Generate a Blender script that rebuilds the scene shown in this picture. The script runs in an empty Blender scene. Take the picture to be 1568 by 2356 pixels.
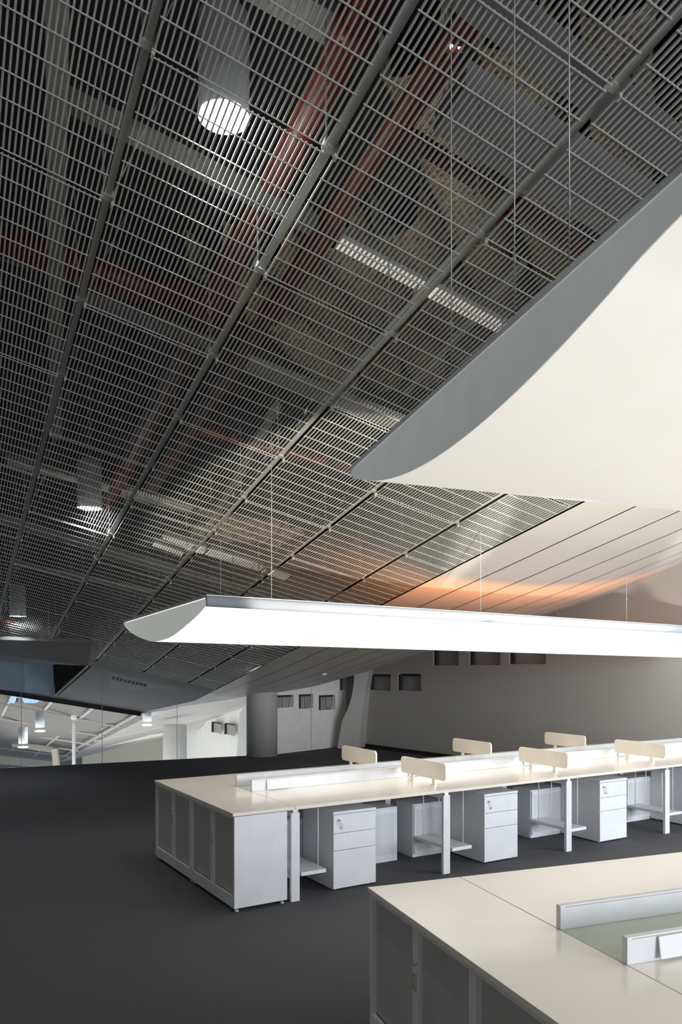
import bpy, bmesh, math, random
from mathutils import Vector, Matrix
random.seed(7)
scene = bpy.context.scene
C = scene.collection

# ------------------------------------------------------------------ camera, world, lights, exposure
F = 1771.0                      # focal length in pixels of the 1568x2356 frame
CAMZ = 1.87
cam_data = bpy.data.cameras.new('camera')
cam = bpy.data.objects.new('camera', cam_data); C.objects.link(cam)
cam_data.sensor_fit = 'HORIZONTAL'; cam_data.sensor_width = 36.0
cam_data.lens = 36.0 * F / 1568.0
cam_data.shift_y = (1521.0 - 1178.0) / 1568.0
cam_data.clip_end = 200
cam.location = (0, 0, CAMZ); cam.rotation_euler = (math.radians(90), 0, 0)
scene.camera = cam

scene.view_settings.view_transform = 'Standard'
scene.view_settings.look = 'None'
scene.view_settings.exposure = 0.0
scene.view_settings.gamma = 1.0
scene.view_settings.use_curve_mapping = False

world = bpy.data.worlds.new('world'); scene.world = world; world.use_nodes = True
world.node_tree.nodes['Background'].inputs[0].default_value = (0.72, 0.83, 1.0, 1)
world.node_tree.nodes['Background'].inputs[1].default_value = 0.35

def area_light(name, loc, target, size, size_y, power, color):
    d = bpy.data.lights.new(name, 'AREA'); d.shape = 'RECTANGLE'; d.size = size; d.size_y = size_y
    d.energy = power; d.color = color
    o = bpy.data.objects.new(name, d); C.objects.link(o); o.location = loc
    o.rotation_euler = (Vector(target) - Vector(loc)).to_track_quat('-Z', 'Y').to_euler()
    return o
def spot_light(name, loc, target, power, color, angle, blend=.3, radius=.05):
    d = bpy.data.lights.new(name, 'SPOT'); d.energy = power; d.color = color
    d.spot_size = math.radians(angle); d.spot_blend = blend; d.shadow_soft_size = radius
    o = bpy.data.objects.new(name, d); C.objects.link(o); o.location = loc
    o.rotation_euler = (Vector(target) - Vector(loc)).to_track_quat('-Z', 'Y').to_euler()
    return o
area_light('window_daylight', (7.9, -2.6, 2.0), (-.5, 11.0, 0.9), 4.0, 2.8, 650, (0.90, 0.94, 1.0))
area_light('aisle_daylight', (8.2, 4.4, 1.7), (0.5, 8.0, 0.0), 3.0, 2.2, 330, (0.88, 0.93, 1.0))
area_light('rear_fill_light', (-4.5, -4.0, 2.6), (0.5, 5.0, 2.2), 4.0, 1.0, 55, (1.0, 0.96, 0.9))  # added fill from behind left; no canopy is built there
for _x in (0.05, 2.42, 4.67):
    spot_light('desk_bounce_light', (2.0, 1.0, 0.95), (_x, 7.0, 3.0), 2000, (1.0, 0.95, 0.86), 25, .15, .06)  # added spots standing in for daylight reflected up off the near desk
area_light('warm_bounce_fill', (2.2, 8.8, 2.36), (2.2 - .5185, 8.8 + .855, 2.86), 5.5, .3, 22, (1.0, 0.31, 0.05))  # added orange fill standing in for warm bounce onto the soffit
area_light('plenum_light', (0.9, 7.0, 4.6), (0.9, 8.6, 7.0), .5, .5, 14, (1.0, 0.86, 0.66))
area_light('atrium_daylight', (-8.0, 26.0, -3.0), (-6.0, 28.0, 3.0), 14.0, 10.0, 500, (1.0, 0.97, 0.92))
area_light('atrium_lamps', (-9.0, 22.0, 5.0), (-4.0, 40.0, -1.0), 8.0, 4.0, 420, (1.0, 0.97, 0.92))

# ------------------------------------------------------------------ helpers
def at(px, py, Y):
    return Vector(((px - 784.0) / F * Y, Y, CAMZ - (py - 1521.0) / F * Y))

def mat(name, color, rough=.5, metal=0., spec=.5, emit=None, es=0., bump=None, trans=0., alpha=1.):
    m = bpy.data.materials.new(name); m.use_nodes = True
    nt = m.node_tree; b = nt.nodes['Principled BSDF']
    b.inputs['Base Color'].default_value = (*color, 1)
    b.inputs['Roughness'].default_value = rough
    b.inputs['Metallic'].default_value = metal
    b.inputs['Specular IOR Level'].default_value = spec
    b.inputs['Transmission Weight'].default_value = trans
    if emit:
        b.inputs['Emission Color'].default_value = (*emit, 1); b.inputs['Emission Strength'].default_value = es
    tc = nt.nodes.new('ShaderNodeTexCoord')
    nz = nt.nodes.new('ShaderNodeTexNoise')
    sc, amt, var = bump if bump else (6.0, 0.0, 0.04)
    nz.inputs['Scale'].default_value = sc; nz.inputs['Detail'].default_value = 4
    nt.links.new(tc.outputs['Object'], nz.inputs['Vector'])
    if not trans:
        mr = nt.nodes.new('ShaderNodeMapRange')
        mr.inputs['From Min'].default_value = .3; mr.inputs['From Max'].default_value = .7
        mr.inputs['To Min'].default_value = 1 - var; mr.inputs['To Max'].default_value = 1 + var
        mx = nt.nodes.new('ShaderNodeVectorMath'); mx.operation = 'SCALE'
        mx.inputs[0].default_value = color
        nt.links.new(nz.outputs['Fac'], mr.inputs['Value'])
        nt.links.new(mr.outputs['Result'], mx.inputs['Scale'])
        nt.links.new(mx.outputs[0], b.inputs['Base Color'])
    if amt:
        bp = nt.nodes.new('ShaderNodeBump'); bp.inputs['Strength'].default_value = amt
        bp.inputs['Distance'].default_value = .02
        nt.links.new(nz.outputs['Fac'], bp.inputs['Height']); nt.links.new(bp.outputs[0], b.inputs['Normal'])
    return m

M = {}
M['carpet'] = mat('charcoal_carpet', (.112, .112, .12), .95, spec=.15, bump=(260, .6, .5))
M['laminate'] = mat('white_laminate', (.84, .79, .705), .16, spec=.5, bump=(3, 0, .01))
M['white'] = mat('white_powder_coat', (.74, .75, .77), .4)
M['face'] = mat('white_cabinet_face', (.74, .75, .77), .38)
M['screen'] = mat('cream_divider', (.86, .80, .70), .45)
M['chrome'] = mat('chrome', (.75, .75, .75), .35, .8)
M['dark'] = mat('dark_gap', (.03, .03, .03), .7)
M['rail'] = mat('galvanised_rail', (.52, .52, .47), .45, .3)
M['grille'] = mat('grille_paint', (.50, .50, .465), .45)
M['duct'] = mat('zinc_duct', (.30, .29, .27), .5, .2)
M['duct_light'] = mat('pale_duct', (.50, .49, .46), .5)
M['tray'] = mat('pale_cable_tray', (.50, .49, .46), .5)
M['pipe'] = mat('red_pipe', (.17, .022, .015), .4)
M['deck'] = mat('sprayed_fireproofing', (.30, .245, .17), .95, bump=(22, 1.0, .9))
M['slab'] = mat('dark_slab', (.018, .017, .016), .95, bump=(4, .5, .3))
M['lamp'] = mat('lamp_housing', (.70, .71, .72), .4)
M['lamp_glow'] = mat('lamp_glow', (1, 1, 1), .5, emit=(.88, .96, 1.0), es=30)
M['lamp_small'] = mat('spot_glow', (1, 1, 1), .5, emit=(1, .97, .9), es=8)
M['batten'] = mat('batten_glow', (.9, .88, .82), .5, emit=(1, .93, .84), es=.55)
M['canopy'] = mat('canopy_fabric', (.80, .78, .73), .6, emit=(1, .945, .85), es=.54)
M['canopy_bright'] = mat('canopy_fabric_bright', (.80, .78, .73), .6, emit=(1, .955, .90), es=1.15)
M['cap'] = mat('canopy_end_glow', (.78, .80, .79), .6, emit=(.9, 1, .97), es=.085)  # weak glow added in place of light falling on the end panels
M['cap_bright'] = mat('canopy_end_glow_bright', (.84, .86, .82), .6, emit=(.95, 1, .93), es=.24)  # same end panel with a stronger added glow
M['trim'] = mat('canopy_lip', (.50, .53, .57), .45)
M['soffit'] = mat('soffit_panel', (.66, .63, .57), .45, bump=(2, 0, .02))
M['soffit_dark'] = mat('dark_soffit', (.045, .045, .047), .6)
M['wall'] = mat('grey_wall', (.46, .45, .425), .8, bump=(60, .05, .03))
M['wall_white'] = mat('white_wall', (.86, .86, .83), .7)
M['drop'] = mat('drop_panel', (.2, .2, .2), .5)
M['recess'] = mat('recess_panel', (.36, .36, .35), .6)
M['cream'] = mat('cream_wall', (.74, .68, .55), .7)
M['wood'] = mat('plywood', (.50, .40, .24), .7)
M['blue'] = mat('blue_grey_panel', (.30, .38, .50), .5)
M['sign'] = mat('sign_glow', (.4, .6, 1), .5, emit=(.42, .62, 1.0), es=1.0)
M['glass'] = mat('clear_glass', (.97, .985, .975), .02, spec=.25, trans=1.)
M['glass_green'] = mat('greenish_glass', (.76, .82, .70), .05, spec=.5, trans=.5)
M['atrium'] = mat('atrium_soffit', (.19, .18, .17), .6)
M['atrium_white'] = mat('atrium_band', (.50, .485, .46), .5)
M['tambour'] = mat('tambour_door', (.46, .46, .45), .5)
M['orange'] = mat('orange_cable', (.5, .12, .03), .6)

# thin glass: no refraction offset, lets light through
for k in ('glass', 'glass_green'):
    nt = M[k].node_tree; nt.nodes['Principled BSDF'].inputs['IOR'].default_value = 1.05 if k == 'glass' else 1.2

# perforated sheet: rows of round dark holes, in object coordinates
def perforated():
    m = mat('perforated_sheet', (.72, .73, .74), .45); nt = m.node_tree; b = nt.nodes['Principled BSDF']
    tc = nt.nodes.new('ShaderNodeTexCoord'); mp = nt.nodes.new('ShaderNodeVectorMath'); mp.operation = 'SCALE'
    mp.inputs['Scale'].default_value = 1 / .016
    fr = nt.nodes.new('ShaderNodeVectorMath'); fr.operation = 'FRACTION'
    sb = nt.nodes.new('ShaderNodeVectorMath'); sb.operation = 'SUBTRACT'; sb.inputs[1].default_value = (.5, .5, .5)
    ml = nt.nodes.new('ShaderNodeVectorMath'); ml.operation = 'MULTIPLY'; ml.inputs[1].default_value = (1, 0, 1)
    ln = nt.nodes.new('ShaderNodeVectorMath'); ln.operation = 'LENGTH'
    lt = nt.nodes.new('ShaderNodeMath'); lt.operation = 'LESS_THAN'; lt.inputs[1].default_value = .24
    mx = nt.nodes.new('ShaderNodeMix'); mx.data_type = 'RGBA'
    mx.inputs['A'].default_value = (.72, .73, .74, 1); mx.inputs['B'].default_value = (.24, .24, .25, 1)
    L = nt.links
    L.new(tc.outputs['Object'], mp.inputs[0]); L.new(mp.outputs[0], fr.inputs[0]); L.new(fr.outputs[0], sb.inputs[0])
    L.new(sb.outputs[0], ml.inputs[0]); L.new(ml.outputs[0], ln.inputs[0]); L.new(ln.outputs['Value'], lt.inputs[0])
    L.new(lt.outputs[0], mx.inputs['Factor']); L.new(mx.outputs['Result'], b.inputs['Base Color'])
    return m
M['perf'] = perforated()

def bx(bm, x0, x1, y0, y1, z0, z1, m=None):
    vs = [bm.verts.new((x, y, z)) for x in (x0, x1) for y in (y0, y1) for z in (z0, z1)]
    if m is not None:
        for v in vs: v.co = m @ v.co
    for f in ((0, 1, 3, 2), (4, 6, 7, 5), (0, 4, 5, 1), (2, 3, 7, 6), (0, 2, 6, 4), (1, 5, 7, 3)):
        bm.faces.new([vs[i] for i in f])
    return vs

def cyl(bm, p0, p1, r0, r1=None, n=24, caps=True):
    p0 = Vector(p0); p1 = Vector(p1); r1 = r0 if r1 is None else r1
    d = (p1 - p0).normalized(); a = d.orthogonal().normalized(); b = d.cross(a)
    A = [bm.verts.new(p0 + (a * math.cos(t) + b * math.sin(t)) * r0) for t in [2 * math.pi * i / n for i in range(n)]]
    B = [bm.verts.new(p1 + (a * math.cos(t) + b * math.sin(t)) * r1) for t in [2 * math.pi * i / n for i in range(n)]]
    for i in range(n):
        f = bm.faces.new((A[i], A[(i + 1) % n], B[(i + 1) % n], B[i])); f.smooth = True
    if caps:
        bm.faces.new(A[::-1]); bm.faces.new(B)

def bar(bm, p0, p1, w, h, up=Vector((0, 0, 1))):
    """a rectangular bar between two points, w across and h along `up`"""
    p0 = Vector(p0); p1 = Vector(p1); d = (p1 - p0); L = d.length; d.normalize()
    s = d.cross(up).normalized(); u = s.cross(d)
    m = Matrix((s, d, u)).transposed().to_4x4(); m.translation = p0
    bx(bm, -w / 2, w / 2, 0, L, -h / 2, h / 2, m)

def obj(name, bm, m, parent=None, loc=None, bevel=0.):
    bmesh.ops.recalc_face_normals(bm, faces=bm.faces)
    me = bpy.data.meshes.new(name); bm.to_mesh(me); bm.free()
    o = bpy.data.objects.new(name, me); C.objects.link(o); me.materials.append(m)
    if parent: o.parent = parent
    if loc: o.location = loc
    if bevel:
        md = o.modifiers.new('bevel', 'BEVEL'); md.width = bevel; md.segments = 2; md.limit_method = 'ANGLE'
    return o
def box(name, dims, m, parent=None, bevel=0.):
    bm = bmesh.new(); bx(bm, *dims); return obj(name, bm, m, parent, bevel=bevel)
def tag(o, label, cat, group=None):
    o['label'] = label; o['category'] = cat
    if group: o['group'] = group
    return o
def empty(name, loc, rz=0.):
    o = bpy.data.objects.new(name, None); C.objects.link(o); o.location = loc; o.rotation_euler = (0, 0, rz)
    o.empty_display_size = .1
    return o
def struct(o): o['kind'] = 'structure'; return o
def dup(o, parent=None):
    c = o.copy(); C.objects.link(c); c.parent = parent
    for ch in list(o.children): dup(ch, c)
    return c
def poly_obj(name, pts_list, m, thick=None, parent=None):
    bm = bmesh.new()
    for pts in pts_list:
        bm.faces.new([bm.verts.new(p) for p in pts])
    o = obj(name, bm, m, parent)
    if thick:
        md = o.modifiers.new('solid', 'SOLIDIFY'); md.thickness = thick; md.offset = 0
    return o

# ------------------------------------------------------------------ ceiling frame (sloping plane of grilles)
N = Vector((.1298, .2743, .9528)).normalized()          # upward normal
BD = Vector((-.4501, .8726, -.1899)); BD = (BD - N * BD.dot(N)).normalized()   # along the rails, away and down
AD = BD.cross(N).normalized()                            # across the rails, to the right
T0 = Vector((-.8012, 3.1541, 2.5069 + CAMZ))
SP, PL = .845, 1.749                                     # rail spacing, panel length
PD = (T0 - Vector((0, 0, CAMZ))).dot(N)
def gp(i, j, h=0.): return T0 + AD * (SP * i) + BD * (PL * j) + N * h
def onp(px, py, off=0.):
    """point seen at a pixel, on the ceiling plane raised by off"""
    r = Vector(((px - 784.0) / F, 1.0, -(py - 1521.0) / F))
    return Vector((0, 0, CAMZ)) + r * ((PD + off) / r.dot(N))
GM = Matrix((AD, BD, N)).transposed().to_4x4()
EDGE = 4.65

# ------------------------------------------------------------------ setting: floor, walls
fl = [(-9.5, -5), (-9.5, 11.85), (-5.94, 13.41), (-1.26, 15.48), (-.04, 16.8), (.39, 16.9), (4.93, 11.1), (8.4, 6.69), (8.4, -5)]
bm = bmesh.new()
top = [bm.verts.new((x, y, 0)) for x, y in fl]; bot = [bm.verts.new((x, y, -.35)) for x, y in fl]
bm.faces.new(top); bm.faces.new(bot[::-1])
for i in range(len(fl)):
    j = (i + 1) % len(fl); bm.faces.new((top[i], bot[i], bot[j], top[j]))
struct(obj('floor', bm, M['carpet']))
struct(box('wall_left', (-9.7, -9.5, -5, 11.8, 0, 7.0), M['wall']))
struct(box('wall_back', (-9.5, 1.2, -5.2, -5.0, 0, 7.0), M['wall']))

def holed_wall(name, p0, p1, z1, holes, m, depth=.14, thick=.3, seams=()):
    """vertical wall from p0 to p1 (ground points); holes are (t0,t1,z0,z1) recesses in metres along the wall"""
    p0 = Vector((p0[0], p0[1], 0)); p1 = Vector((p1[0], p1[1], 0)); d = (p1 - p0); L = d.length; d.normalize()
    n = Vector((d.y, -d.x, 0))
    if n.y > 0: n = -n                                   # towards the room
    P = lambda t, z, k=0.: p0 + d * t + Vector((0, 0, z)) + n * k
    ts = sorted({0., L, *[h[0] for h in holes], *[h[1] for h in holes]}); zs = sorted({0., z1, *[h[2] for h in holes], *[h[3] for h in holes]})
    bm = bmesh.new()
    for a, b in zip(ts, ts[1:]):
        for c, e in zip(zs, zs[1:]):
            if any(h[0] - 1e-6 <= a and b <= h[1] + 1e-6 and h[2] - 1e-6 <= c and e <= h[3] + 1e-6 for h in holes): continue
            bm.faces.new([bm.verts.new(q) for q in (P(a, c), P(b, c), P(b, e), P(a, e))])
    for a, b, c, e in holes:
        for q in (((a, c), (a, e)), ((b, c), (b, e)), ((a, c), (b, c)), ((a, e), (b, e))):
            bm.faces.new([bm.verts.new(v) for v in (P(*q[0]), P(*q[1]), P(*q[1], -depth), P(*q[0], -depth))])
    bm.faces.new([bm.verts.new(v) for v in (P(0, 0, -thick), P(L, 0, -thick), P(L, z1, -thick), P(0, z1, -thick))])
    for t in (0, L): bm.faces.new([bm.verts.new(v) for v in (P(t, 0), P(t, z1), P(t, z1, -thick), P(t, 0, -thick))])
    w = struct(obj(name, bm, m))
    return P, w

def window(k, P, a, b, c, e, depth=.14, loop=False):
    """recessed service window: pale back panel with a dark L frame on its left and top"""
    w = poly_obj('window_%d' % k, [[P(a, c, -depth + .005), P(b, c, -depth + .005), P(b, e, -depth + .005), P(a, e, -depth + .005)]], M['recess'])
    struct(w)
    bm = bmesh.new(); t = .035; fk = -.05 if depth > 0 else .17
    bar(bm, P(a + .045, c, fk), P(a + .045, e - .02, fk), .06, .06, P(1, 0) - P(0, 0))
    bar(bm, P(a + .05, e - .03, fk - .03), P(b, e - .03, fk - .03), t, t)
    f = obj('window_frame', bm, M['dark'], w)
    if loop:
        bm = bmesh.new(); pr = None
        for i in range(13):
            q = P(a + (b - a) * (.65 - .19 * math.cos(math.pi * i / 12.)), e - .05 - .26 * math.sin(math.pi * i / 12.) ** .6, -.03)
            if pr: cyl(bm, pr, q, .006, n=6)
            pr = q
        obj('cable_loop', bm, M['dark'], w)

def wall_param(px, p0, d):
    k = (px - 784.0) / F                                 # t where the ground line meets the pixel column
    return (k * p0[1] - p0[0]) / (d[0] - k * d[1])
# long grey wall
W0 = (.39, 16.9); dW = Vector((4.54, -5.8)); LW = dW.length; dW.normalize()
def hole(px0, px1, py0, py1, p0, d):
    t0, t1 = wall_param(px0, p0, d), wall_param(px1, p0, d)
    Ym = p0[1] + d[1] * (t0 + t1) / 2
    return (t0, t1, CAMZ - (py1 - 1521.) / F * Ym, CAMZ - (py0 - 1521.) / F * Ym)
hs = [hole(849, 898, 1551, 1588, W0, dW), hole(914, 968, 1550, 1589, W0, dW),
      hole(996, 1054, 1466, 1531, W0, dW), hole(1079, 1150, 1466, 1530, W0, dW), hole(1171, 1255, 1466, 1528, W0, dW)]
PW, _ = holed_wall('wall_right', W0, tuple(Vector(W0) + dW * 11.5), 6.5, hs, M['wall'])
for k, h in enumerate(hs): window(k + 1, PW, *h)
# white wall behind the round column
V0 = (-1.30, 15.48); dV = Vector((1.30, 1.36)).normalized()
hv = [hole(628, 675, 1599, 1628, V0, dV), hole(687, 720, 1597, 1630, V0, dV), hole(733, 771, 1599, 1633, V0, dV), hole(782, 797, 1560, 1588, V0, dV)]
hv[3] = (hv[3][0], min(hv[3][1], 2.0), hv[3][2], hv[3][3])
PV, _ = holed_wall('wall_back_white', V0, tuple(Vector(V0) + dV * 2.05), 2.6, hv, M['wall_white'])
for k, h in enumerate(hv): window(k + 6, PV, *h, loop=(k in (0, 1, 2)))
bm = bmesh.new(); t = wall_param(715, V0, dV); bar(bm, PV(t, .0, .004), PV(t, 2.3, .004), .008, .008, Vector((1, 0, 0)))
struct(obj('trim_1', bm, M['duct']))
# dark skirting at the foot of the long wall
bm = bmesh.new(); bar(bm, PW(.1, .04, .02), PW(11.4, .04, .02), .03, .08); struct(obj('baseboard_right', bm, M['slab']))
struct(box('wall_corner', (-.25, 1.3, 17.25, 17.4, 0, 3.2), M['wall']))
# curved blade pier between the walls
out = [(775, 1722), (779, 1700), (786, 1660), (800, 1630), (808, 1606), (813, 1575), (818, 1500), (858, 1500), (840, 1590), (832, 1650), (828, 1690), (826, 1722)]
bm = bmesh.new(); Yb = 16.35
fr = [bm.verts.new(at(x, y, Yb)) for x, y in out]; bk = [bm.verts.new(at(x, y, Yb) + Vector((.25, .6, 0))) for x, y in out]
bm.faces.new(fr); bm.faces.new(bk[::-1])
for i in range(len(out)): bm.faces.new((fr[i], bk[i], bk[(i + 1) % len(out)], fr[(i + 1) % len(out)]))
o = obj('wall_pier', bm, M['wall']); struct(o)
# round column
bm = bmesh.new(); cyl(bm, (-1.565, 15.25, 0), (-1.565, 15.25, 2.6), .305, n=48)
tag(obj('round_column', bm, M['wall'], loc=None), 'thick round grey column at the edge of the carpet, meeting the low ceiling', 'column')

# ------------------------------------------------------------------ setting: solid soffit beyond the grilles
outer = [at(325, 1640, 17.8), at(600, 1590, 15.6), at(650, 1590, 15.9), at(780, 1560, 16.8), at(870, 1536, 16.6), at(973, 1502, 15.4), at(1150, 1450, 14.0), at(1407, 1365, 12.1), at(1568, 1297, 11.2), Vector((6.0, 9.9, 3.95)), Vector((8.2, 6.9, 4.9))]
# matching points on the grille edge
jn = [8.7, 7.2, 6.4, 5.4, 4.6, 3.8, 2.9, 1.6, .5, -.8, -2.6]
ie = [4.06, EDGE, EDGE, EDGE, EDGE, EDGE, EDGE, EDGE, EDGE, EDGE, EDGE]
NS = 9
def lerp(a, b, t): return a * (1 - t) + b * t
rows = []
for k in range(len(outer) - 1):
    for s in range(4):
        t = s / 4.; rows.append((gp(lerp(ie[k], ie[k + 1], t), lerp(jn[k], jn[k + 1], t), .0), lerp(outer[k], outer[k + 1], t)))
rows.append((gp(ie[-1], jn[-1], 0), outer[-1]))
def soff(r, w):
    a, b = r; p = lerp(a, b, w)
    return p + AD * 0 + Vector((0, 0, -.22 * math.sin(math.pi * w) * min(1, (a - b).length / 4)))
bm = bmesh.new()
for q in range(NS):
    w0, w1 = q / NS, (q + 1) / NS - .004
    subs = [lerp(w0, w1, x / 3.) for x in range(4)]
    for r0, r1 in zip(rows, rows[1:]):
        for a, b in zip(subs, subs[1:]):
            f = bm.faces.new([bm.verts.new(v) for v in (soff(r0, a), soff(r1, a), soff(r1, b), soff(r0, b))]); f.smooth = True
bmesh.ops.remove_doubles(bm, verts=bm.verts, dist=.0008)
o = struct(obj('ceiling', bm, M['soffit']))
# dark backing above the panel joints closes the void
bm = bmesh.new()
for r0, r1 in zip(rows, rows[1:]):
    bm.faces.new([bm.verts.new(v + Vector((0, 0, .15))) for v in (r0[0], r1[0], r1[1], r0[1])])
struct(obj('ceiling_backing', bm, M['slab']))
# solid lower plate of the hull, from the last grille row to its edge over the atrium
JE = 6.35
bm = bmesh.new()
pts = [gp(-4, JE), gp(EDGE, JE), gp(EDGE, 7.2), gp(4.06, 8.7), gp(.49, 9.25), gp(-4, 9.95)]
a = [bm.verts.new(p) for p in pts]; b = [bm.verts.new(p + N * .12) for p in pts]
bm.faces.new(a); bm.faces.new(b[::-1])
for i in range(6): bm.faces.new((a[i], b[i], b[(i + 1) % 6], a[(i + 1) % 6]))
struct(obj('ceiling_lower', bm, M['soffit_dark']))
# hull edge bead
bm = bmesh.new(); bar(bm, gp(-4, 9.95, -.03), gp(.49, 9.25, -.03), .12, .1); bar(bm, gp(.49, 9.25, -.03), gp(4.06, 8.7, -.03), .12, .1)
struct(obj('trim_2', bm, M['slab']))
bm = bmesh.new()
for p, q in zip(outer[:7], outer[1:8]): bar(bm, p + Vector((0, 0, -.01)), q + Vector((0, 0, -.01)), .05, .03)
struct(obj('trim_3', bm, M['atrium_white']))
# added upright closures keep outside light out of the void above the grilles
def closure(name, a, b):
    bm = bmesh.new(); bm.faces.new([bm.verts.new(v) for v in (a, b, Vector((b.x, b.y, 7.1)), Vector((a.x, a.y, 7.1)))])
    o = struct(obj(name, bm, M['slab'])); md = o.modifiers.new('solid', 'SOLIDIFY'); md.thickness = .08; md.offset = 0
closure('wall_upper_far', gp(-4, 9.95, .1), gp(.49, 9.25, .1)); closure('wall_upper_far', gp(.49, 9.25, .1), gp(4.06, 8.7, .1))
for p, q in zip(outer[:6], outer[1:7]): closure('wall_upper_far', p + Vector((0, 0, .1)), q + Vector((0, 0, .1)))
closure('wall_upper_right', outer[-2], outer[-1]); closure('wall_upper_right', outer[-1], Vector((8.4, -5.1, 4.9))); closure('wall_upper_back', Vector((8.4, -5.1, 4.9)), Vector((1.2, -5.1, 5.4)))
# structural slab high above, with sprayed ribs
struct(box('ceiling_slab', (-12, 9.2, -6, 24, 7.1, 7.4), M['slab']))
rd = Vector((.36, .93, 0)).normalized(); rs = Vector((rd.y, -rd.x, 0))
for k in range(12):
    c = Vector((-1.2, 8.6, 6.7)) + rs * (.78 * k - .6)
    bm = bmesh.new(); n = 34; L0, L1 = (.4 if k < 4 else -1.7), 5.0
    prev = None
    for s in range(n + 1):
        p = c + rd * lerp(L0, L1, s / n); ring = []
        for (dx, dz) in ((-.27, .4), (-.25, -.1), (-.1, -.2), (.1, -.21), (.24, -.1), (.27, .4)):
            ring.append(bm.verts.new(p + rs * (dx + random.uniform(-.03, .03)) + Vector((0, 0, dz + random.uniform(-.03, .03)))))
        if prev:
            for a_, b_, c_, d_ in zip(prev, prev[1:], ring[1:], ring): bm.faces.new((a_, b_, c_, d_)).smooth = True
        prev = ring
    tag(obj('roof_rib', bm, M['deck']), 'rough brown fireproofed rib of the roof deck above the open grille', 'roof rib', 'sprayed roof ribs above the grille')

# ------------------------------------------------------------------ grilles and rails
GH = .013
def grille_mesh(w, nb, L=PL, nc=11):
    bm = bmesh.new(); g = .016
    x0, x1 = .035, w - .028
    for k in range(nb + 1):
        x = lerp(x0, x1, k / nb); bx(bm, x - .0042, x + .0042, g, L - g, .004, .004 + GH)
    for k in range(nc + 2):
        y = lerp(g, L - g, k / (nc + 1)); bx(bm, x0 - .012, x1 + .008, y - .0024, y + .0024, 0, .005)
    bmesh.ops.recalc_face_normals(bm, faces=bm.faces)
    me = bpy.data.meshes.new('metal_grille'); bm.to_mesh(me); bm.free(); me.materials.append(M['grille']); return me
gm_full = grille_mesh(SP, 30); gm_edge = grille_mesh(SP * .65, 19)
gm_end = {}
def place_plane(o, p):
    m = GM.copy(); m.translation = p; o.matrix_world = m
for i in range(-3, 5):
    off = 0.0 if i % 2 == 0 else .5
    j = -2.0 + off
    while j < JE - .1:
        L = min(1., JE - j)
        if L > .95: me = gm_full if i < 4 else gm_edge
        else:
            key = (i < 4, round(L, 2))
            if key not in gm_end: gm_end[key] = grille_mesh(SP if i < 4 else SP * .65, 30 if i < 4 else 19, PL * L, max(1, round(12 * L) - 1))
            me = gm_end[key]
        o = bpy.data.objects.new('metal_grille', me); C.objects.link(o); place_plane(o, gp(i, j))
        if me is gm_full or i < 4: tag(o, 'full-width pale metal grille panel of the open sloping ceiling', 'ceiling grille', 'full-width ceiling grille panels')
        else: tag(o, 'narrow metal grille panel in the last ceiling row beside the solid white soffit', 'ceiling grille', 'narrow edge grille panels')
        j += 1.0
for i in range(-3, 6):
    x = 0 if i < 5 else 0
    ii = i if i < 5 else EDGE
    off = 0.0 if i % 2 == 0 else .5
    bm = bmesh.new(); Lr = (JE + 2) * PL
    w = .018
    bx(bm, -w, w, 0, Lr, .028, .032); bx(bm, -w, -w + .004, 0, Lr, .032, .07); bx(bm, w - .004, w, 0, Lr, .032, .07)
    r = obj('grille_rail', bm, M['rail']); place_plane(r, gp(ii, -2))
    tag(r, 'long galvanised channel rail carrying the ceiling grilles', 'ceiling rail', 'rails of the ceiling grilles') if ii != EDGE else tag(r, 'ceiling rail along the edge of the solid white soffit', 'ceiling rail')
    if i < 5:
        for kk in range(17):
            jj = -2 + kk * .5 + .5
            y = kk * .5 * PL + .5 * PL
            if y > Lr - .1: continue
            bm = bmesh.new()
            bx(bm, -.035, .035, y - .02, y + .02, .02, .06)
            cyl(bm, (-.02, y - .0, .05), (-.19, y - .16, .62), .005, n=6); cyl(bm, (.02, y, .05), (.14, y - .3, .62), .005, n=6)
            bx(bm, .025, .04, y - .012, y + .012, -.018, .03)
            obj('hanger_clip', bm, M['rail'], r)

# ------------------------------------------------------------------ services above the grilles
def member(name, a, b, off, w, h, m, label, cat, group=None, up=None, extend=0.):
    p, q = onp(*a, off), onp(*b, off); d = (q - p).normalized(); p -= d * extend
    bm = bmesh.new(); u = up or N
    s = d.cross(u).normalized()
    if name == 'cable_tray' or name == 'steel_channel':      # open channel: web and two flanges
        bar(bm, p, q, w, .006, u)
        for sg in (-1, 1): bar(bm, p + s * sg * w / 2 + u * h / 2, q + s * sg * w / 2 + u * h / 2, .006, h, u)
    else: bar(bm, p, q, w, h, u)
    return tag(obj(name, bm, m), label, cat, group)
member('steel_channel', (128, 30), (126, 1010), .30, .085, .06, M['tray'], 'slotted steel channel running away at the far left above the grilles', 'steel channel', extend=1.5)
member('cable_tray', (150, 235), (722, 527), .40, .11, .05, M['duct'], 'grey cable tray crossing just below the nearest round lamp', 'cable tray')
member('cable_tray', (185, 690), (490, 800), .35, .09, .05, M['duct'], 'cable tray crossing the left bays halfway down the ceiling', 'cable tray')
member('cable_tray', (540, -60), (795, 90), .55, .15, .06, M['duct'], 'cable tray ending beside the red pipe at the top of the picture', 'cable tray')
member('air_duct', (1035, 222), (1590, 575), .75, .28, .20, M['duct_light'], 'wide grey air duct above the grilles at the upper right', 'air duct')
member('air_duct', (1040, -60), (1620, 405), .22, .17, .06, M['duct_light'], 'flat duct crossing the top right corner of the ceiling', 'air duct')
member('cable_tray', (565, 842), (960, 995), .22, .14, .05, M['tray'], 'pale cable tray running to the tip of the large white canopy', 'cable tray')
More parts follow.
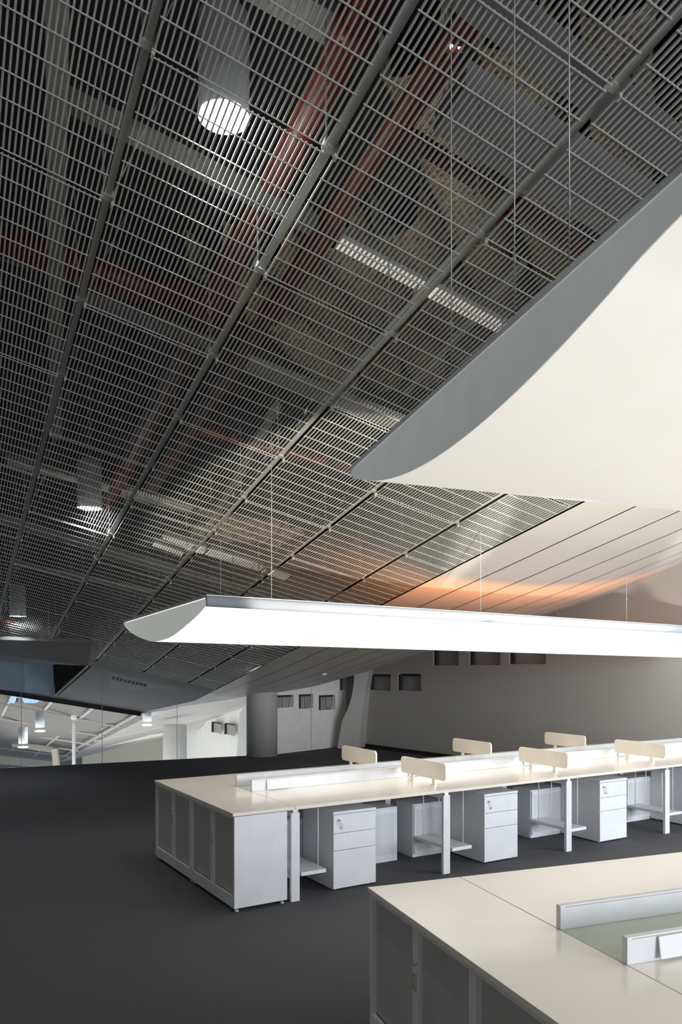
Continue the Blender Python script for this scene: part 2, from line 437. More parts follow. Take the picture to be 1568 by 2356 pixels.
member('steel_channel', (15, 1062), (490, 1190), .45, .14, .05, M['tray'], 'pale channel passing behind the second round lamp', 'steel channel')
member('steel_channel', (0, 1198), (640, 1385), .45, .15, .05, M['tray'], 'pale channel crossing beyond the second round lamp', 'steel channel', extend=.5)
member('steel_channel', (235, 1277), (400, 1322), .40, .13, .05, M['tray'], 'short pale channel between the second and third round lamps', 'steel channel')
member('steel_channel', (30, 1298), (360, 1368), .10, .09, .04, M['rail'], 'channel crossing above the third round lamp', 'steel channel')
member('steel_bar', (930, 905), (1205, 600), .55, .05, .04, M['tray'], 'thin bright bar leading from the edge of the large canopy up to the tray light', 'steel bar')
member('steel_channel', (640, 930), (470, 1230), .55, .07, .05, M['duct'], 'channel parallel to the rails near the middle of the ceiling', 'steel channel')
member('timber_strip', (700, 1380), (940, 1350), .25, .12, .05, M['wood'], 'pale timber strip above the grille next to the orange-lit soffit', 'timber strip')
member('timber_board', (655, 1372), (722, 1338), .5, .5, .02, M['wood'], 'yellowish plywood board lying above the grille near the long canopy', 'board')
# pipes
def pipe(a, b, off, r, label, ext=(0., 0.)):
    p, q = onp(*a, off), onp(*b, off); d = (q - p).normalized(); p -= d * ext[0]; q += d * ext[1]
    bm = bmesh.new(); cyl(bm, p, q, r, n=24)
    k = 1.6
    while k < (q - p).length:                                # couplings
        cyl(bm, p + d * k, p + d * (k + .09), r * 1.13, n=24); k += 2.4
    return tag(obj('sprinkler_pipe', bm, M['pipe']), label, 'pipe')
pipe((850, 0), (285, 1085), .5, .085, 'thick red pipe running beside the nearest round lamp down the ceiling', (1.5, 1.))
pipe((1015, 137), (375, 1085), .55, .068, 'second red pipe with a bright highlight right of the thick one', (2, .8))
pipe((-20, 553), (470, 705), .75, .11, 'dark red pipe crossing the left side of the ceiling', (.5, .3))
pipe((300, 950), (870, 1095), .8, .045, 'thin red pipe crossing the middle of the ceiling')
pipe((1090, 410), (1370, 590), .9, .05, 'thin red pipe crossing under the upper right air duct', (.6, .4))
# battens
def batten(a, b, off, w, label):
    p, q = onp(*a, off), onp(*b, off); e = tag(empty('batten_light', p), label, 'light fixture')
    q = q - p; bm = bmesh.new(); bar(bm, (0, 0, 0), q, w, .03, N)
    o = obj('diffuser', bm, M['batten'], e)
    bm = bmesh.new(); d = q.normalized(); s = d.cross(N)
    bar(bm, N * .06 + s * .0, q + N * .06, w * 1.5, .05, N); obj('housing', bm, M['duct'], e)
batten((778, 560), (975, 662), .42, .062, 'left piece of the bright batten light pointing at the large canopy')
batten((992, 672), (1192, 775), .42, .075, 'right piece of the bright batten light pointing at the large canopy')
batten((372, 1243), (470, 1268), .6, .16, 'leftmost of the bright strips of light beyond the second round lamp')
batten((478, 1270), (600, 1308), .6, .16, 'middle bright strip of light beyond the second round lamp')
batten((606, 1312), (660, 1330), .6, .15, 'rightmost bright strip of light above the long canopy')
batten((352, 1252), (420, 1276), .35, .05, 'thin lit strip left below the bright strips')
# fireproofing lumps
for (x, y, s, lb) in ((545, 1212, .42, 'left beige lump of sprayed insulation above the grilles'), (592, 1228, .36, 'right beige lump of sprayed insulation above the grilles')):
    bm = bmesh.new(); bmesh.ops.create_icosphere(bm, subdivisions=3, radius=1)
    c = onp(x, y, .55)
    for v in bm.verts:
        k = 1 + .35 * math.sin(5 * v.co.x + y) * math.cos(4 * v.co.y + x) + random.uniform(-.06, .06)
        v.co = v.co * k * s; v.co.z *= .3; v.co.y *= .9; v.co.x *= 1.2
    tag(obj('insulation_lump', bm, M['wood'], loc=c), lb, 'insulation')
# draped cable under the third lamp
bm = bmesh.new(); pr = None
for k in range(9):
    q = onp(30 - 25 * k / 8., 1427 + 12 * k / 8. + 3 * math.sin(k), -.02)
    if pr: cyl(bm, pr, q, .008, n=6)
    pr = q
tag(obj('orange_cable', bm, M['orange']), 'thin orange cable hanging below the third round lamp', 'cable')

# round can lamps
LR = .118
def can_lamp(px, py, off, label, h=.46, power=95, r=LR, glow='lamp_glow'):
    c = onp(px, py, off); e = tag(empty('can_lamp', c), label, 'ceiling lamp')
    bm = bmesh.new(); cyl(bm, (0, 0, 0), (0, 0, h), r, n=40, caps=False)
    cyl(bm, (0, 0, h), (0, 0, h + .04), r, r * .7, n=40); cyl(bm, (0, 0, 0), (0, 0, .03), r * 1.03, n=40, caps=False); obj('housing', bm, M['lamp'], e)
    bm = bmesh.new(); cyl(bm, (0, 0, .012), (0, 0, .02), r * .93, n=40); obj('lens', bm, M[glow], e)
    bm = bmesh.new(); cyl(bm, (0, 0, h + .04), (0, 0, h + .9), .008, n=8); obj('suspension_rod', bm, M['rail'], e)
    l = spot_light('lamp_light', c + Vector((0, 0, -.01)), c + Vector((0, 0, -3)), power, (.93, .98, 1.0), 165, .6, .09)
    return e
can_lamp(515, 270, .16, 'nearest and largest round can lamp, glaring at the top left')
can_lamp(206, 1170, .12, 'second round can lamp, at the left above the long canopy')
can_lamp(41, 1418, .12, 'third round can lamp, at the far left edge')
can_lamp(188, 1588, .16, 'tiny distant lamp over the dark lower ceiling edge', h=.4, r=.10, power=14)
can_lamp(603, 1526, .16, 'small distant lamp just below the long canopy', h=.4, r=.11, power=25)
can_lamp(744, 1553, .30, 'tiny lamp in the soffit above the white wall windows', h=.3, r=.05, power=6)
# twin emergency spots
c = onp(1049, 108, .5); e = tag(empty('twin_spotlight', c), 'pair of tiny lit spots above the grille near the top', 'spotlight')
for s in (-1, 1):
    bm = bmesh.new(); cyl(bm, (s * .017, 0, 0), (s * .017, -.02, -.01), .014, n=12); obj('lens', bm, M['lamp_small'], e)
box('housing', (-.05, .05, .01, .05, -.02, .04), M['dark'], e)

# bulkhead and roof-light recess hanging at the far left
def slab_px(name, quad, m, label, cat, t=.06):
    """flat panel with thickness from four pixel corners at given distances"""
    ps = [at(*q) for q in quad]; bm = bmesh.new(); n = (ps[1] - ps[0]).cross(ps[3] - ps[0]).normalized()
    if n.y < 0: n = -n
    a = [bm.verts.new(p) for p in ps]; b = [bm.verts.new(p + n * t) for p in ps]
    bm.faces.new(a); bm.faces.new(b[::-1])
    for i in range(4): bm.faces.new((a[i], b[i], b[(i + 1) % 4], a[(i + 1) % 4]))
    return tag(obj(name, bm, m), label, cat)
slab_px('ceiling_hatch', [(-60, 1470, 12.2), (211, 1478, 12.2), (201, 1533, 12.6), (-60, 1498, 12.6)], M['drop'], 'flat dark grey drop panel at the left below the third lamp', 'ceiling panel')
slab_px('bulkhead_panel', [(-60, 1517, 13.6), (122, 1529, 13.6), (122, 1600, 13.6), (-60, 1580, 13.6)], M['blue'], 'blue grey upright bulkhead panel at the far left edge', 'bulkhead')
slab_px('bulkhead_panel', [(122, 1529, 13.6), (201, 1533, 12.6), (201, 1536, 12.6), (127, 1600, 13.6)], M['slab'], 'dark triangular side of the recess beside the blue grey bulkhead', 'bulkhead')
bm = bmesh.new(); bar(bm, at(201, 1533, 12.5), at(127, 1600, 13.4), .025, .025); tag(obj('edge_angle', bm, M['rail']), 'thin light metal edge running diagonally beside the blue grey bulkhead', 'metal edge')
bm = bmesh.new()
for k in range(9): bar(bm, gp(2.6 + .09 * k, 6.9, -.016), gp(2.6 + .09 * k, 6.98, -.016), .03, .02, N)
tag(obj('air_vent', bm, M['slab']), 'dark slotted air vent in the low dark ceiling near its corner', 'air vent')

# ------------------------------------------------------------------ hanging canopies
def canopy(name, A, th, prof, length, slope, label, wires, mats, x0=0.):
    """boat-shaped luminous canopy; profile (s, z) across, extruded along local x"""
    e = tag(empty(name, A, th), label, 'canopy')
    n = len(prof)
    # smooth the profile
    def cr(p0, p1, p2, p3, t): return tuple(.5 * ((2 * b) + (-a + c) * t + (2 * a - 5 * b + 4 * c - d) * t * t + (-a + 3 * b - 3 * c + d) * t ** 3) for a, b, c, d in zip(p0, p1, p2, p3))
    P = []
    for k in range(n - 1):
        p0 = prof[max(k - 1, 0)]; p3 = prof[min(k + 2, n - 1)]
        for q in range(6): P.append(cr(p0, prof[k], prof[k + 1], p3, q / 6.))
    P.append(prof[-1])
    NX = 24
    def V(bm, x, s, z): return bm.verts.new((x, s, z + slope * x))
    bm = bmesh.new(); rows = [[V(bm, lerp(0, length, k / NX), s, z) for s, z in P] for k in range(NX + 1)]
    for r0, r1 in zip(rows, rows[1:]):
        for k in range(len(P) - 1): bm.faces.new((r0[k], r1[k], r1[k + 1], r0[k + 1])).smooth = True
    obj('diffuser', bm, mats, e)
    # end panels, just proud of the diffuser's ends
    for nm, xx, t in (('end_panel', -.004, .004), ('end_panel', length, .004)):
        bm = bmesh.new(); a = [V(bm, xx, s, z) for s, z in P]; b = [V(bm, xx + t, s, z) for s, z in P]
        bm.faces.new(a); bm.faces.new(b[::-1]); m_ = len(P)
        for k in range(m_): bm.faces.new((a[k], b[k], b[(k + 1) % m_], a[(k + 1) % m_]))
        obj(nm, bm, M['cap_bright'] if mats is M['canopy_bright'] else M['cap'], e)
    s0, z0 = P[0]; s1, z1 = P[-1]
    bm = bmesh.new()
    a = [V(bm, 0, s0, z0 + .01), V(bm, length, s0, z0 + .01), V(bm, length, s1, z1 + .01), V(bm, 0, s1, z1 + .01)]
    b = [V(bm, 0, s0, z0 + .03), V(bm, length, s0, z0 + .03), V(bm, length, s1, z1 + .03), V(bm, 0, s1, z1 + .03)]
    bm.faces.new(a); bm.faces.new(b[::-1])
    for k in range(4): bm.faces.new((a[k], b[k], b[(k + 1) % 4], a[(k + 1) % 4]))
    obj('top_cover', bm, M['trim'], e)
    # rolled lips
    for (s, z, d) in ((s0, z0, -1), (s1, z1, 1)):
        bm = bmesh.new()
        sec = [(s + d * .004 + (.024 if d < 0 else .012) * math.cos(t), z - (.018 if d < 0 else -.004) + (.040 if d < 0 else .014) * math.sin(t)) for t in [2 * math.pi * q / 14 for q in range(14)]]
        a = [V(bm, -.004, *q) for q in sec]; b = [V(bm, length, *q) for q in sec]
        bm.faces.new(a[::-1]); bm.faces.new(b)
        for k in range(14): bm.faces.new((a[k], b[k], b[(k + 1) % 14], a[(k + 1) % 14])).smooth = True
        obj('lip', bm, M['trim'], e)
    for (x, s) in wires:
        zz = lerp(z0, z1, s / s1) + slope * x
        th_ = Matrix.Rotation(th, 4, 'Z'); wp = Vector(A) + th_ @ Vector((x, s, zz))
        hgt = (PD - (wp - Vector((0, 0, CAMZ))).dot(N)) / N.z + .3
        hgt = max(.4, min(hgt, 2.2))
        bm = bmesh.new(); cyl(bm, (x, s, zz), (x, s, zz + hgt), .0024, n=6); cyl(bm, (x, s, zz + .25), (x, s, zz + .28), .005, n=8)
        obj('suspension_wire', bm, M['rail'], e)
    return e
TH1 = math.atan2(.5186, .855); TH2 = math.atan2(.3525, .936)
prof1 = [(0, 0), (0.004, -.045), (.12, -.093), (.307, -.148), (.70, -.242), (1.0, -.275), (1.30, -.277), (1.77, -.207), (2.0, -.148), (2.13, -.092)]
canopy('hanging_canopy', (-.96, 5.5, 2.317), TH1, prof1, 9.0, -.0165, 'long narrow glowing white canopy hanging over the far row of desks',
       [(.524, .02), (2.59, .02), (4.55, .02), (.97, 2.1), (5.79, 2.1), (8.0, 2.1)], M['canopy_bright'])
# large canopy over the near desks: profile points from its end panel outline
u2 = Vector((.936, .3525, 0)); v2 = Vector((-.3525, .936, 0))
B2 = Vector((.0136 * 3.7, 3.7, CAMZ + 436 / F * 3.7)); W2 = 2.45; 
A2 = B2 - v2 * W2; 
def s_of(px):                                              # distance along the end panel's chord for a pixel column
    k = (px - 784.) / F; return (k * A2.y - A2.x) / (v2.x - k * v2.y)
out2 = [(1500, 565), (1400, 680), (1300, 795), (1200, 900), (1080, 1010), (1000, 1062), (940, 1098), (880, 1117), (838, 1112), (815, 1100), (808, 1085)]
prof2 = []
for px, py in out2:
    s = s_of(px); Y = A2.y + v2.y * s; prof2.append((s, CAMZ - (py - 1521.) / F * Y - 3.0))
s_near = prof2[0]
for _ in range(3):
    prof2 = [prof2[0]] + [(lerp(b[0], (a[0] + c[0]) / 2, .5), lerp(b[1], (a[1] + c[1]) / 2, .5)) for a, b, c in zip(prof2, prof2[1:-2], prof2[2:-1])] + prof2[-2:]
prof2 = [(0, .016), (.004, -.02), (.12, -.05)] + [p for p in prof2 if p[0] > .2]
print('PROF2', [(round(a, 3), round(b, 3)) for a, b in prof2])
canopy('hanging_canopy', (A2.x, A2.y, 3.0), TH2, prof2, 6.5, -.006, 'large white canopy filling the right side overhead, nearer than the long one',
       [(.05, s_of(1010)), (.05, s_of(1152)), (.05, s_of(1275)), (1.6, 2.3), (3.2, 2.3)], M['canopy'])

# ------------------------------------------------------------------ desk clusters
def tf(o, org, th): 
    """put a locally built thing into its cluster"""
    o.matrix_world = Matrix.Translation(Vector(org)) @ Matrix.Rotation(th, 4, 'Z') @ o.matrix_basis
def cabinet(org, th, y0, y1, label, D=.452):
    e = empty('tambour_cabinet', (0, 0, 0)); tag(e, label, 'cabinet'); tf(e, org, th)
    w0, w1 = y0 + .002, y1 - .002; H = .712; x0 = .012
    bm = bmesh.new()
    bx(bm, x0, D, w0, w0 + .022, .03, H); bx(bm, x0, D, w1 - .022, w1, .03, H)
    bx(bm, D - .01, D, w0 + .022, w1 - .022, .03, H); bx(bm, x0, D - .01, w0 + .022, w1 - .022, H - .02, H); bx(bm, x0 + .03, D - .01, w0 + .022, w1 - .022, .03, .05)
    obj('body', bm, M['face'], e, bevel=.0015)
    box('plinth', (x0, x0 + .02, w0 + .022, w1 - .022, .03, .115), M['face'], e)
    wm = (w0 + w1) / 2
    for a, b in ((w0 + .022, wm - .028), (wm + .028, w1 - .022)):
        bm = bmesh.new(); n = 18                              # ribbed roller door
        for k in range(n):
            ya = lerp(a, b, k / n); yb = lerp(a, b, (k + 1) / n)
            bx(bm, x0 + .026, x0 + .034, ya + .0003, yb - .0003, .115, H - .02)
        bx(bm, x0 + .0285, x0 + .038, a, b, .115, H - .02)
        obj('door', bm, M['tambour'], e)
    for s in (-1, 1):
        d = box('door_stile', (x0 + .006, x0 + .03, wm + min(s * .0015, s * .028), wm + max(s * .0015, s * .028), .115, H - .02), M['face'], e, bevel=.002)
        bm = bmesh.new()
        bx(bm, x0 - .002, x0 + .006, wm + s * .014 - .004, wm + s * .014 + .004, .42, .50)
        obj('handle', bm, M['duct_light'], d)
    bm = bmesh.new(); cyl(bm, (x0 + .006, wm - .012, .545), (x0 - .006, wm - .012, .545), .009, n=14); obj('lock', bm, M['chrome'], e)
    for xx in (x0 + .03, D - .03):
        for yy in (w0 + .03, w1 - .03):
            bm = bmesh.new(); cyl(bm, (xx, yy, 0), (xx, yy, .012), .016, n=14); cyl(bm, (xx, yy, .012), (xx, yy, .03), .006, n=8); obj('foot', bm, M['white'], e)
    return e
def bench(org, th, W, L, r1, r2, legs, label, front_legs=True):
    e = empty('bench_desk', (0, 0, 0)); tag(e, label, 'desk'); tf(e, org, th)
    X0 = .524; Z0, Z1 = .716, .74
    for k, (ya, yb) in enumerate(((0, r1 + .03), (r2 + .0, W))):
        box('worktop', (X0, L, ya, yb, Z0, Z1), M['laminate'], e, bevel=.0015)
        bm = bmesh.new(); bx(bm, X0, L, ya + .001 if k == 0 else yb - .0012, ya + .0012 if k == 0 else yb - .001, Z0 + .002, Z1 - .002)
        bm.free()
    box('glass_panel', (X0, L, r1 + .031, r2 - .001, Z1 - .008, Z1), M['glass_green'], e)
    # tray under the glass
    bm = bmesh.new(); bx(bm, X0 + .02, L, r1 + .031, r2 - .001, .62, .625)
    bx(bm, X0 + .02, X0 + .1, r1 + .031, r2 - .001, .70, .715); bx(bm, X0 + .02, L, r1 + .031, r1 + .06, .70, .715); bx(bm, X0 + .02, L, r2 - .05, r2 - .001, .70, .715)
    obj('cable_tray', bm, M['white'], e)
    for ya, nm in ((r1, 0), (r2, 1)):
        bm = bmesh.new(); bx(bm, X0 - .004, L, ya, ya + .03, Z1 + .0005, .842)
        rl = obj('cable_rail', bm, M['white'], e, bevel=.002)
        bm = bmesh.new(); bx(bm, X0 + .02, L, ya - .0015, ya - .0005, .834, .836); bx(bm, X0 + .02, L, ya + .0305, ya + .0315, .834, .836); obj('top_seam', bm, M['duct'], rl)
        if nm == 0:
            xs = [.66] + [x + .16 for x in legs[1:]]
            for x in xs:
                if x + .25 > L: continue
                bm = bmesh.new(); m = Matrix.Translation((x, ya - .004, .832)) @ Matrix.Rotation(-.14, 4, 'X')
                bx(bm, 0, .21, -.006, 0, -.082, 0, m); obj('flap', bm, M['white'], rl)
    for x in legs:
        if x > L - .05: continue
        for (ya, yb) in ((.0 + .012, .042), (W - .042, W - .012)):
            box('leg', (x - .037, x + .037, ya, yb, 0, .69), M['white'], e, bevel=.002)
            box('leg_bracket', (x - .02, x + .02, ya + .004, yb - .004, .6905, .7155), M['chrome'], e)
        box('cross_beam', (x - .02, x + .02, .043, W - .043, .655, .69), M['white'], e)
        box('centre_leg', (x - .03, x + .03, (r1 + r2 + .03) / 2 - .06, (r1 + r2 + .03) / 2 + .06, 0, .654), M['white'], e)
    for yy in (.30, W - .30):
        box('long_beam', (X0 + .02, L, yy, yy + .04, .69, .7155), M['white'], e)
    return e
def cabinet_top(org, th, W, label):
    o = box('cabinet_top', (0, .52, 0, W, .7165, .74), M['laminate'], bevel=.0015); tag(o, label, 'cabinet top'); tf(o, org, th); return o

def pedestal(org, th, x, y, label, W=.415, D=.52, H=.643, key=True):
    e = empty('drawer_pedestal', (0, 0, 0)); tag(e, label, 'drawer unit')
    e.matrix_basis = Matrix.Translation((x, y, 0)); tf(e, org, th)
    bm = bmesh.new(); bx(bm, 0, W, .02, D, .012, H - .022); obj('body', bm, M['face'], e, bevel=.002)
    box('top_panel', (-.002, W + .002, -.002, D, H - .0215, H), M['face'], e, bevel=.002)
    zz = [.014, .325, .465, H - .024]
    for a, b in zip(zz, zz[1:]):
        d = box('drawer', (.001, W - .001, 0, .0195, a + .0025, b - .0025), M['face'], e, bevel=.0015)
        if b > .6:
            bm = bmesh.new(); cyl(bm, (.055, 0, b - .045), (.055, -.008, b - .045), .013, n=16); obj('lock', bm, M['chrome'], d)
            if key:
                bm = bmesh.new(); bx(bm, .0535, .0565, -.03, -.008, b - .052, b - .040)
                bar(bm, (.058, -.022, b - .055), (.082, -.02, b - .10), .003, .007, Vector((1, 0, .5)))
                cyl(bm, (.084, -.022, b - .108), (.084, -.018, b - .108), .011, n=12); obj('key', bm, M['chrome'], d)
    for xx in (.05, W - .05):
        for yy in (.06, D - .05):
            bm = bmesh.new(); cyl(bm, (xx, yy, 0), (xx, yy, .012), .02, n=12); obj('foot', bm, M['white'], e)
    return e
def low_box(org, th, x0, x1, y0, y1, label, H=.505):
    e = empty('perforated_cabinet', (0, 0, 0)); tag(e, label, 'cabinet'); e.matrix_basis = Matrix.Translation((x0, y0, 0)); tf(e, org, th)
    w, d = x1 - x0, y1 - y0
    box('body', (0, w, .012, d, 0.0, H), M['face'], e, bevel=.002)
    wm = w / 2
    for a, b in ((.012, wm - .002), (wm + .002, w - .012)):
        dr = box('door', (a, b, 0, .0115, .03, H - .012), M['face'], e, bevel=.001)
        bm = bmesh.new(); bx(bm, a + .03, b - .03, -.002, -.0005, .07, H - .05); obj('perforated_sheet', bm, M['perf'], dr)
    bm = bmesh.new(); cyl(bm, (wm + .02, -.002, H - .2), (wm + .02, -.014, H - .2), .01, n=12); obj('lock', bm, M['chrome'], e)
    return e
def divider(org, th, x, y0, y1, label):
    e = empty('desk_divider', (0, 0, 0)); tag(e, label, 'desk divider'); e.matrix_basis = Matrix.Translation((x, y0, .7401)); tf(e, org, th)
    L = y1 - y0; r = .035; z0, z1 = .062, .218; bm = bmesh.new()
    pts = []
    for cx, cz, a0 in ((L - r, z1 - r, 0), (r, z1 - r, 90), (r, z0 + r, 180), (L - r, z0 + r, 270)):
        for k in range(7):
            t = math.radians(a0 + 90 * k / 6.); pts.append((cx + r * math.cos(t), cz + r * math.sin(t)))
    a = [bm.verts.new((-.009, p, q)) for p, q in pts]; b = [bm.verts.new((.009, p, q)) for p, q in pts]; n = len(pts)
    bm.faces.new(a); bm.faces.new(b[::-1])
    for k in range(n): bm.faces.new((a[k], b[k], b[(k + 1) % n], a[(k + 1) % n]))
    obj('panel', bm, M['screen'], e)
    for q in (.26, .74):
        bm = bmesh.new(); bx(bm, -.007, .007, L * q - .02, L * q + .02, .01, .075); bx(bm, -.016, .016, L * q - .026, L * q + .026, 0, .01)
        obj('foot', bm, M['screen'], e)
def shelf(org, th, x, y, label, w=.225, d=.55):
    e = empty('hanging_shelf', (0, 0, 0)); tag(e, label, 'shelf'); e.matrix_basis = Matrix.Translation((x, y, 0)); tf(e, org, th)
    box('shelf_board', (0, w, 0, d, .178, .208), M['face'], e, bevel=.003)
    for xx in (.02, w - .02):
        for yy in (.1, d - .1):
            bm = bmesh.new(); cyl(bm, (xx, yy, .208), (xx, yy, .7155), .0045, n=8); obj('rod', bm, M['white'], e)

O1 = (-.80, 5.70, 0); W1_ = 1.87; L1_ = 7.0
cabinet(O1, TH1, 0, W1_ / 2, 'white roller-door cabinet at the near corner of the far desk row')
cabinet(O1, TH1, W1_ / 2, W1_, 'white roller-door cabinet at the left rear corner of the far desk row')
cabinet_top(O1, TH1, W1_, 'white top over the two roller-door cabinets of the far desk row')
legs1 = [.53, 2.03, 3.56, 5.08, 6.6]
bench(O1, TH1, W1_, L1_, .80, 1.125, legs1, 'long white double-sided bench desk, the far row under the narrow canopy')
for x, lb in ((.915, 'white three-drawer pedestal nearest the roller-door cabinets'), (2.53, 'white three-drawer pedestal in the middle, with a key in its lock'), (4.09, 'white three-drawer pedestal third along the far row'), (5.59, 'white drawer pedestal at the right edge, last along the far row')):
    pedestal(O1, TH1, x, .085, lb, key=True)
for a, b, lb in ((.60, 1.93, 'low perforated cabinet behind the first drawer pedestal'), (2.11, 3.46, 'low perforated cabinet left of the second drawer pedestal'), (3.65, 4.98, 'low perforated cabinet behind the third hanging shelf'), (5.17, 6.2, 'low perforated cabinet at the right end under the far row')):
    low_box(O1, TH1, a, b, .61, .89, lb)
far_lbs = ['leftmost rear cream divider on the far row', 'middle rear cream divider on the far row', 'third rear cream divider on the far row', 'rear cream divider half hidden at the right edge']
near_lbs = ['nearest front cream divider with rounded corners on the far row', 'second front cream divider along the far row', 'third front cream divider along the far row, at the right edge']
for k, x in enumerate((2.07, 3.61, 5.13)):
    divider(O1, TH1, x, .07, .745, near_lbs[k])
for k, x in enumerate((2.07, 3.61, 5.13)):
    divider(O1, TH1, x, 1.18, 1.84, far_lbs[k])
for k, x in enumerate((.60, 2.12, 3.62, 5.15)):
    shelf(O1, TH1, x, .045, ['small hanging shelf left of the nearest pedestal', 'small hanging shelf right of the second desk leg', 'small hanging shelf at the third desk leg', 'small hanging shelf at the rightmost desk leg'][k])

W2_ = 2.0; O2 = Vector((.1325, 3.848, 0)) - v2 * W2_
cabinet(O2, TH2, 1.0, 2.0, 'white roller-door cabinet at the far corner of the foreground desks')
cabinet(O2, TH2, 0, 1.0, 'white roller-door cabinet nearest the camera under the foreground desk top')
cabinet_top(O2, TH2, W2_, 'white end top of the foreground desk cluster over the roller-door cabinets')
bench(O2, TH2, W2_, 3.7, .745, 1.145, [.56, 2.1, 3.6], 'foreground white bench desk with a greenish glass strip')

# ------------------------------------------------------------------ atrium seen through the glass wall
e0, e1 = Vector((-9.4, 11.9, 0)), Vector((-1.85, 15.2, 0)); d = (e1 - e0).normalized(); Lg = (e1 - e0).length; nn = Vector((-d.y, d.x, 0))
ts = [Lg * k / 6 for k in range(7)]
for k in range(6):
    a, b = e0 + d * (ts[k] + .006) + nn * .03, e0 + d * (ts[k + 1] - .006) + nn * .03
    def topz(p):                                            # up to the underside of the sloping ceiling
        q = p - Vector((0, 0, CAMZ)); return min(4.0, CAMZ + (PD - N.x * q.x - N.y * q.y) / N.z) - .03
    bm = bmesh.new(); vs = [a, b, b + Vector((0, 0, topz(b))), a + Vector((0, 0, topz(a)))]
    f = [bm.verts.new(v) for v in vs]; g = [bm.verts.new(v + nn * .012) for v in vs]
    bm.faces.new(f); bm.faces.new(g[::-1])
    for q in range(4): bm.faces.new((f[q], g[q], g[(q + 1) % 4], f[(q + 1) % 4]))
    tag(obj('glass_pane', bm, M['glass']), 'clear glass pane of the glass wall along the carpet edge', 'glass pane', 'panes of the glass wall over the atrium')
for k in range(1, 6):
    a = e0 + d * ts[k] + nn * .036; bm = bmesh.new(); bar(bm, a, a + Vector((0, 0, topz(a))), .006, .006, Vector((1, 0, 0))); struct(obj('trim_%d' % (10 + k), bm, M['duct']))

def quad(name, pts, m, label=None, cat=None, t=.15):
    o = poly_obj(name, [[at(*p) for p in pts]], m, thick=t)
    return tag(o, label, cat) if label else struct(o)
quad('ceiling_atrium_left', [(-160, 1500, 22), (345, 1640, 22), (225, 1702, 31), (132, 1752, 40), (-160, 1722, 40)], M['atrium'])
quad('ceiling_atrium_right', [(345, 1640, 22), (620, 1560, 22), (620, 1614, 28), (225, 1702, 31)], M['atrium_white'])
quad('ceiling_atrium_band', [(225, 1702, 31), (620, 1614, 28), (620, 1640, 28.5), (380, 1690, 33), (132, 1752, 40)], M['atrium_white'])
def line_px(name, a, b, w, m, label, cat, group=None):
    bm = bmesh.new(); bar(bm, at(*a), at(*b), w, w); return tag(obj(name, bm, m), label, cat, group)
for k in range(7):
    t = k / 6.
    bm = bmesh.new(); bar(bm, lerp(at(-160, 1540, 21.6), at(-160, 1720, 39), t), lerp(at(330, 1646, 21.6), at(140, 1750, 39), t), .09, .06)
    tag(obj('grille_rail', bm, M['atrium_white'] if k % 2 else M['tray']), 'pale rail crossing the distant atrium ceiling seen through the glass', 'ceiling rail', 'rails crossing the atrium ceiling')
for k in range(6):
    t = k / 5.
    bm = bmesh.new(); bar(bm, lerp(at(-140, 1520, 21.4), at(320, 1640, 21.4), t), lerp(at(-150, 1718, 39), at(130, 1748, 39), t), .08, .06)
    tag(obj('grille_rail', bm, M['tray']), 'pale rail running away over the distant atrium ceiling', 'ceiling rail', 'long rails of the atrium ceiling')
line_px('soffit_edge', (218, 1704, 30.6), (612, 1617, 27.6), .09, M['wall_white'], 'bright upper edge line of the sloping atrium soffit', 'soffit edge')
line_px('soffit_edge', (140, 1736, 37), (378, 1688, 32), .12, M['wall_white'], 'lower bright edge line of the atrium soffit left of the white column', 'soffit edge')
# fascias and far rooms
quad('wall_atrium_fascia', [(-160, 1722, 39.5), (132, 1752, 39.5), (132, 1768, 39.5), (-160, 1745, 39.5)], M['cream'])
quad('wall_atrium_cream', [(190, 1700, 41), (420, 1676, 41), (420, 1800, 41), (190, 1800, 41)], M['cream'])
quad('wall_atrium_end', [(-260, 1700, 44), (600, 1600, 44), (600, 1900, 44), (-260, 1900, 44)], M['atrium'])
pa = at(425, 1790, 33); pb = at(575, 1790, 27)
def apx(px): 
    k = (px - 784.) / F; dd = (pb - pa); return (k * pa.y - pa.x) / (dd.x - k * dd.y)
bmw = []
P_, w_ = None, None
def awall():
    dd = pb - pa; L = dd.length; un = dd.normalized()
    Pq = lambda t, z, k=0.: Vector((pa.x, pa.y, 0)) + Vector((un.x, un.y, 0)) * t + Vector((0, 0, z)) + Vector((un.y, -un.x, 0)) * k
    bm = bmesh.new(); 
    for q in ((0, L, -5, 2.5),): bm.faces.new([bm.verts.new(v) for v in (Pq(q[0], q[2]), Pq(q[1], q[2]), Pq(q[1], q[3]), Pq(q[0], q[3]))])
    struct(obj('wall_atrium_right', bm, M['wall_white']))
    k = 20
    for (x0, x1, y0, y1) in ((497, 516, 1661, 1686), (527, 548, 1664, 1691)):
        t0, t1 = apx(x0) * L, apx(x1) * L; Ym = pa.y + un.y * (t0 + t1) / 2
        window(k, Pq, t0, t1, CAMZ - (y1 - 1521.) / F * Ym, CAMZ - (y0 - 1521.) / F * Ym, depth=-.12); k += 1
awall()
quad('wall_atrium_blade', [(552, 1640, 25), (566, 1620, 25), (572, 1800, 25), (540, 1800, 25)], M['wall_white'])
bm = bmesh.new(); p = at(402, 1790, 25); cyl(bm, (p.x, p.y, -4), (p.x, p.y, CAMZ - (1668 - 1521.) / F * 25), .38, n=40)
tag(obj('white_column', bm, M['wall_white']), 'smooth white round column in the atrium behind the glass', 'column')
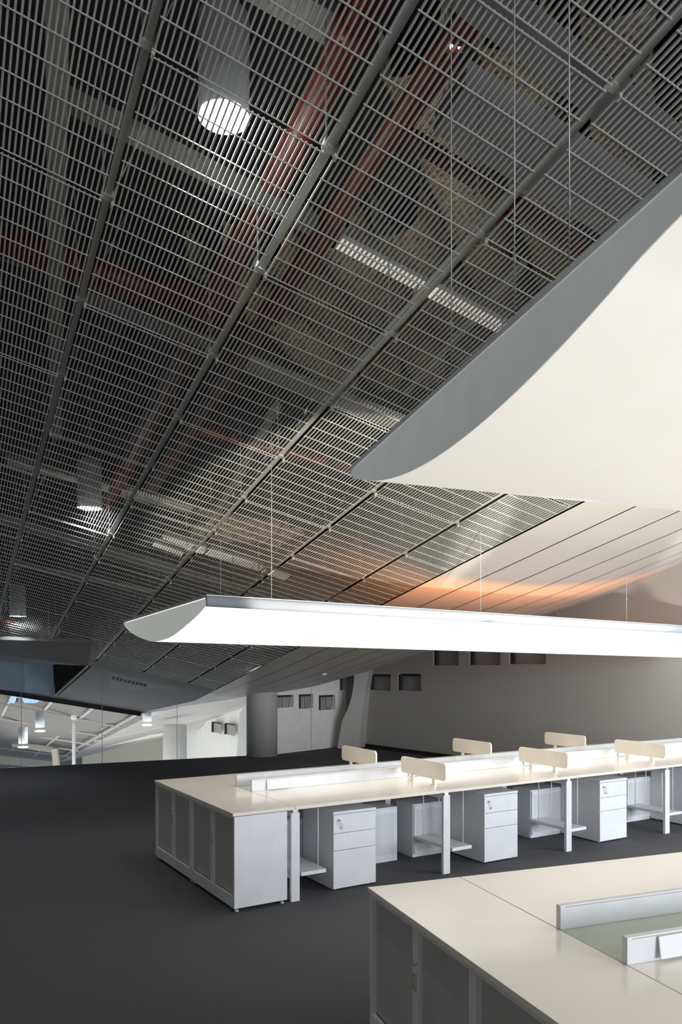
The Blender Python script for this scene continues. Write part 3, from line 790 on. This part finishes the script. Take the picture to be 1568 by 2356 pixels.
bm = bmesh.new(); p = at(170, 1790, 22); cyl(bm, (p.x, p.y, -4), (p.x, p.y, CAMZ - (1655 - 1521.) / F * 22), .05, n=20); cyl(bm, (p.x, p.y, CAMZ - (1655 - 1521.) / F * 22), (p.x, p.y, CAMZ - (1645 - 1521.) / F * 22), .08, n=20)
tag(obj('white_post', bm, M['wall_white']), 'slim white post in the atrium at the far left', 'post')
line_px('balcony_beam', (126, 1722, 33), (130, 1765, 33), .22, M['cream'], 'short pale upright beam beside the slim white post', 'beam')
line_px('balcony_beam', (30, 1712, 34), (132, 1728, 34), .2, M['cream'], 'pale beam leading to the short upright near the slim post', 'beam')
def can_far(px, py, Y, label):
    c = at(px, py, Y); e = tag(empty('can_lamp', c), label, 'ceiling lamp')
    bm = bmesh.new(); cyl(bm, (0, 0, .1), (0, 0, .55), .12, n=24); obj('housing', bm, M['lamp'], e)
    bm = bmesh.new(); bmesh.ops.create_uvsphere(bm, u_segments=16, v_segments=8, radius=1)
    for v in bm.verts: v.co = Vector((v.co.x * .14, v.co.y * .14, v.co.z * .025))
    obj('lens', bm, M['lamp_glow'], e)
can_far(92, 1682, 21.0, 'upper white can lamp with bright lens in the atrium beyond the glass')
can_far(53, 1719, 21.0, 'lower white can lamp with bright lens in the atrium beyond the glass')
can_far(338, 1668, 21.5, 'tiny lit lamp on the pale atrium soffit left of the white column')
# sign letters, their upper part hidden behind the ceiling edge
fc = bpy.data.curves.new('sign_letters', 'FONT'); fc.body = 'A3'; fc.size = .66; fc.extrude = .03; fc.offset = .025
fo = bpy.data.objects.new('tmp', fc); C.objects.link(fo)
dg = bpy.context.evaluated_depsgraph_get(); me = bpy.data.meshes.new_from_object(fo.evaluated_get(dg)); bpy.data.objects.remove(fo)
so = bpy.data.objects.new('sign_letters', me); C.objects.link(so); me.materials.clear(); me.materials.append(M['sign'])
so.location = at(24, 1615, 19.6); so.rotation_euler = (math.radians(90), 0, 0)
tag(so, 'glowing blue sign letters half hidden behind the ceiling edge at far left', 'sign')

bm = bmesh.new(); bx(bm, .05, .95, .03, .06, .40, .44); cyl(bm, (.15, .045, .0), (.15, .045, 3.0), .015, n=8); cyl(bm, (.85, .045, .0), (.85, .045, 3.0), .015, n=8)
br = obj('sign_bracket', bm, M['slab'], so); br.rotation_euler = (math.radians(-90), 0, 0)
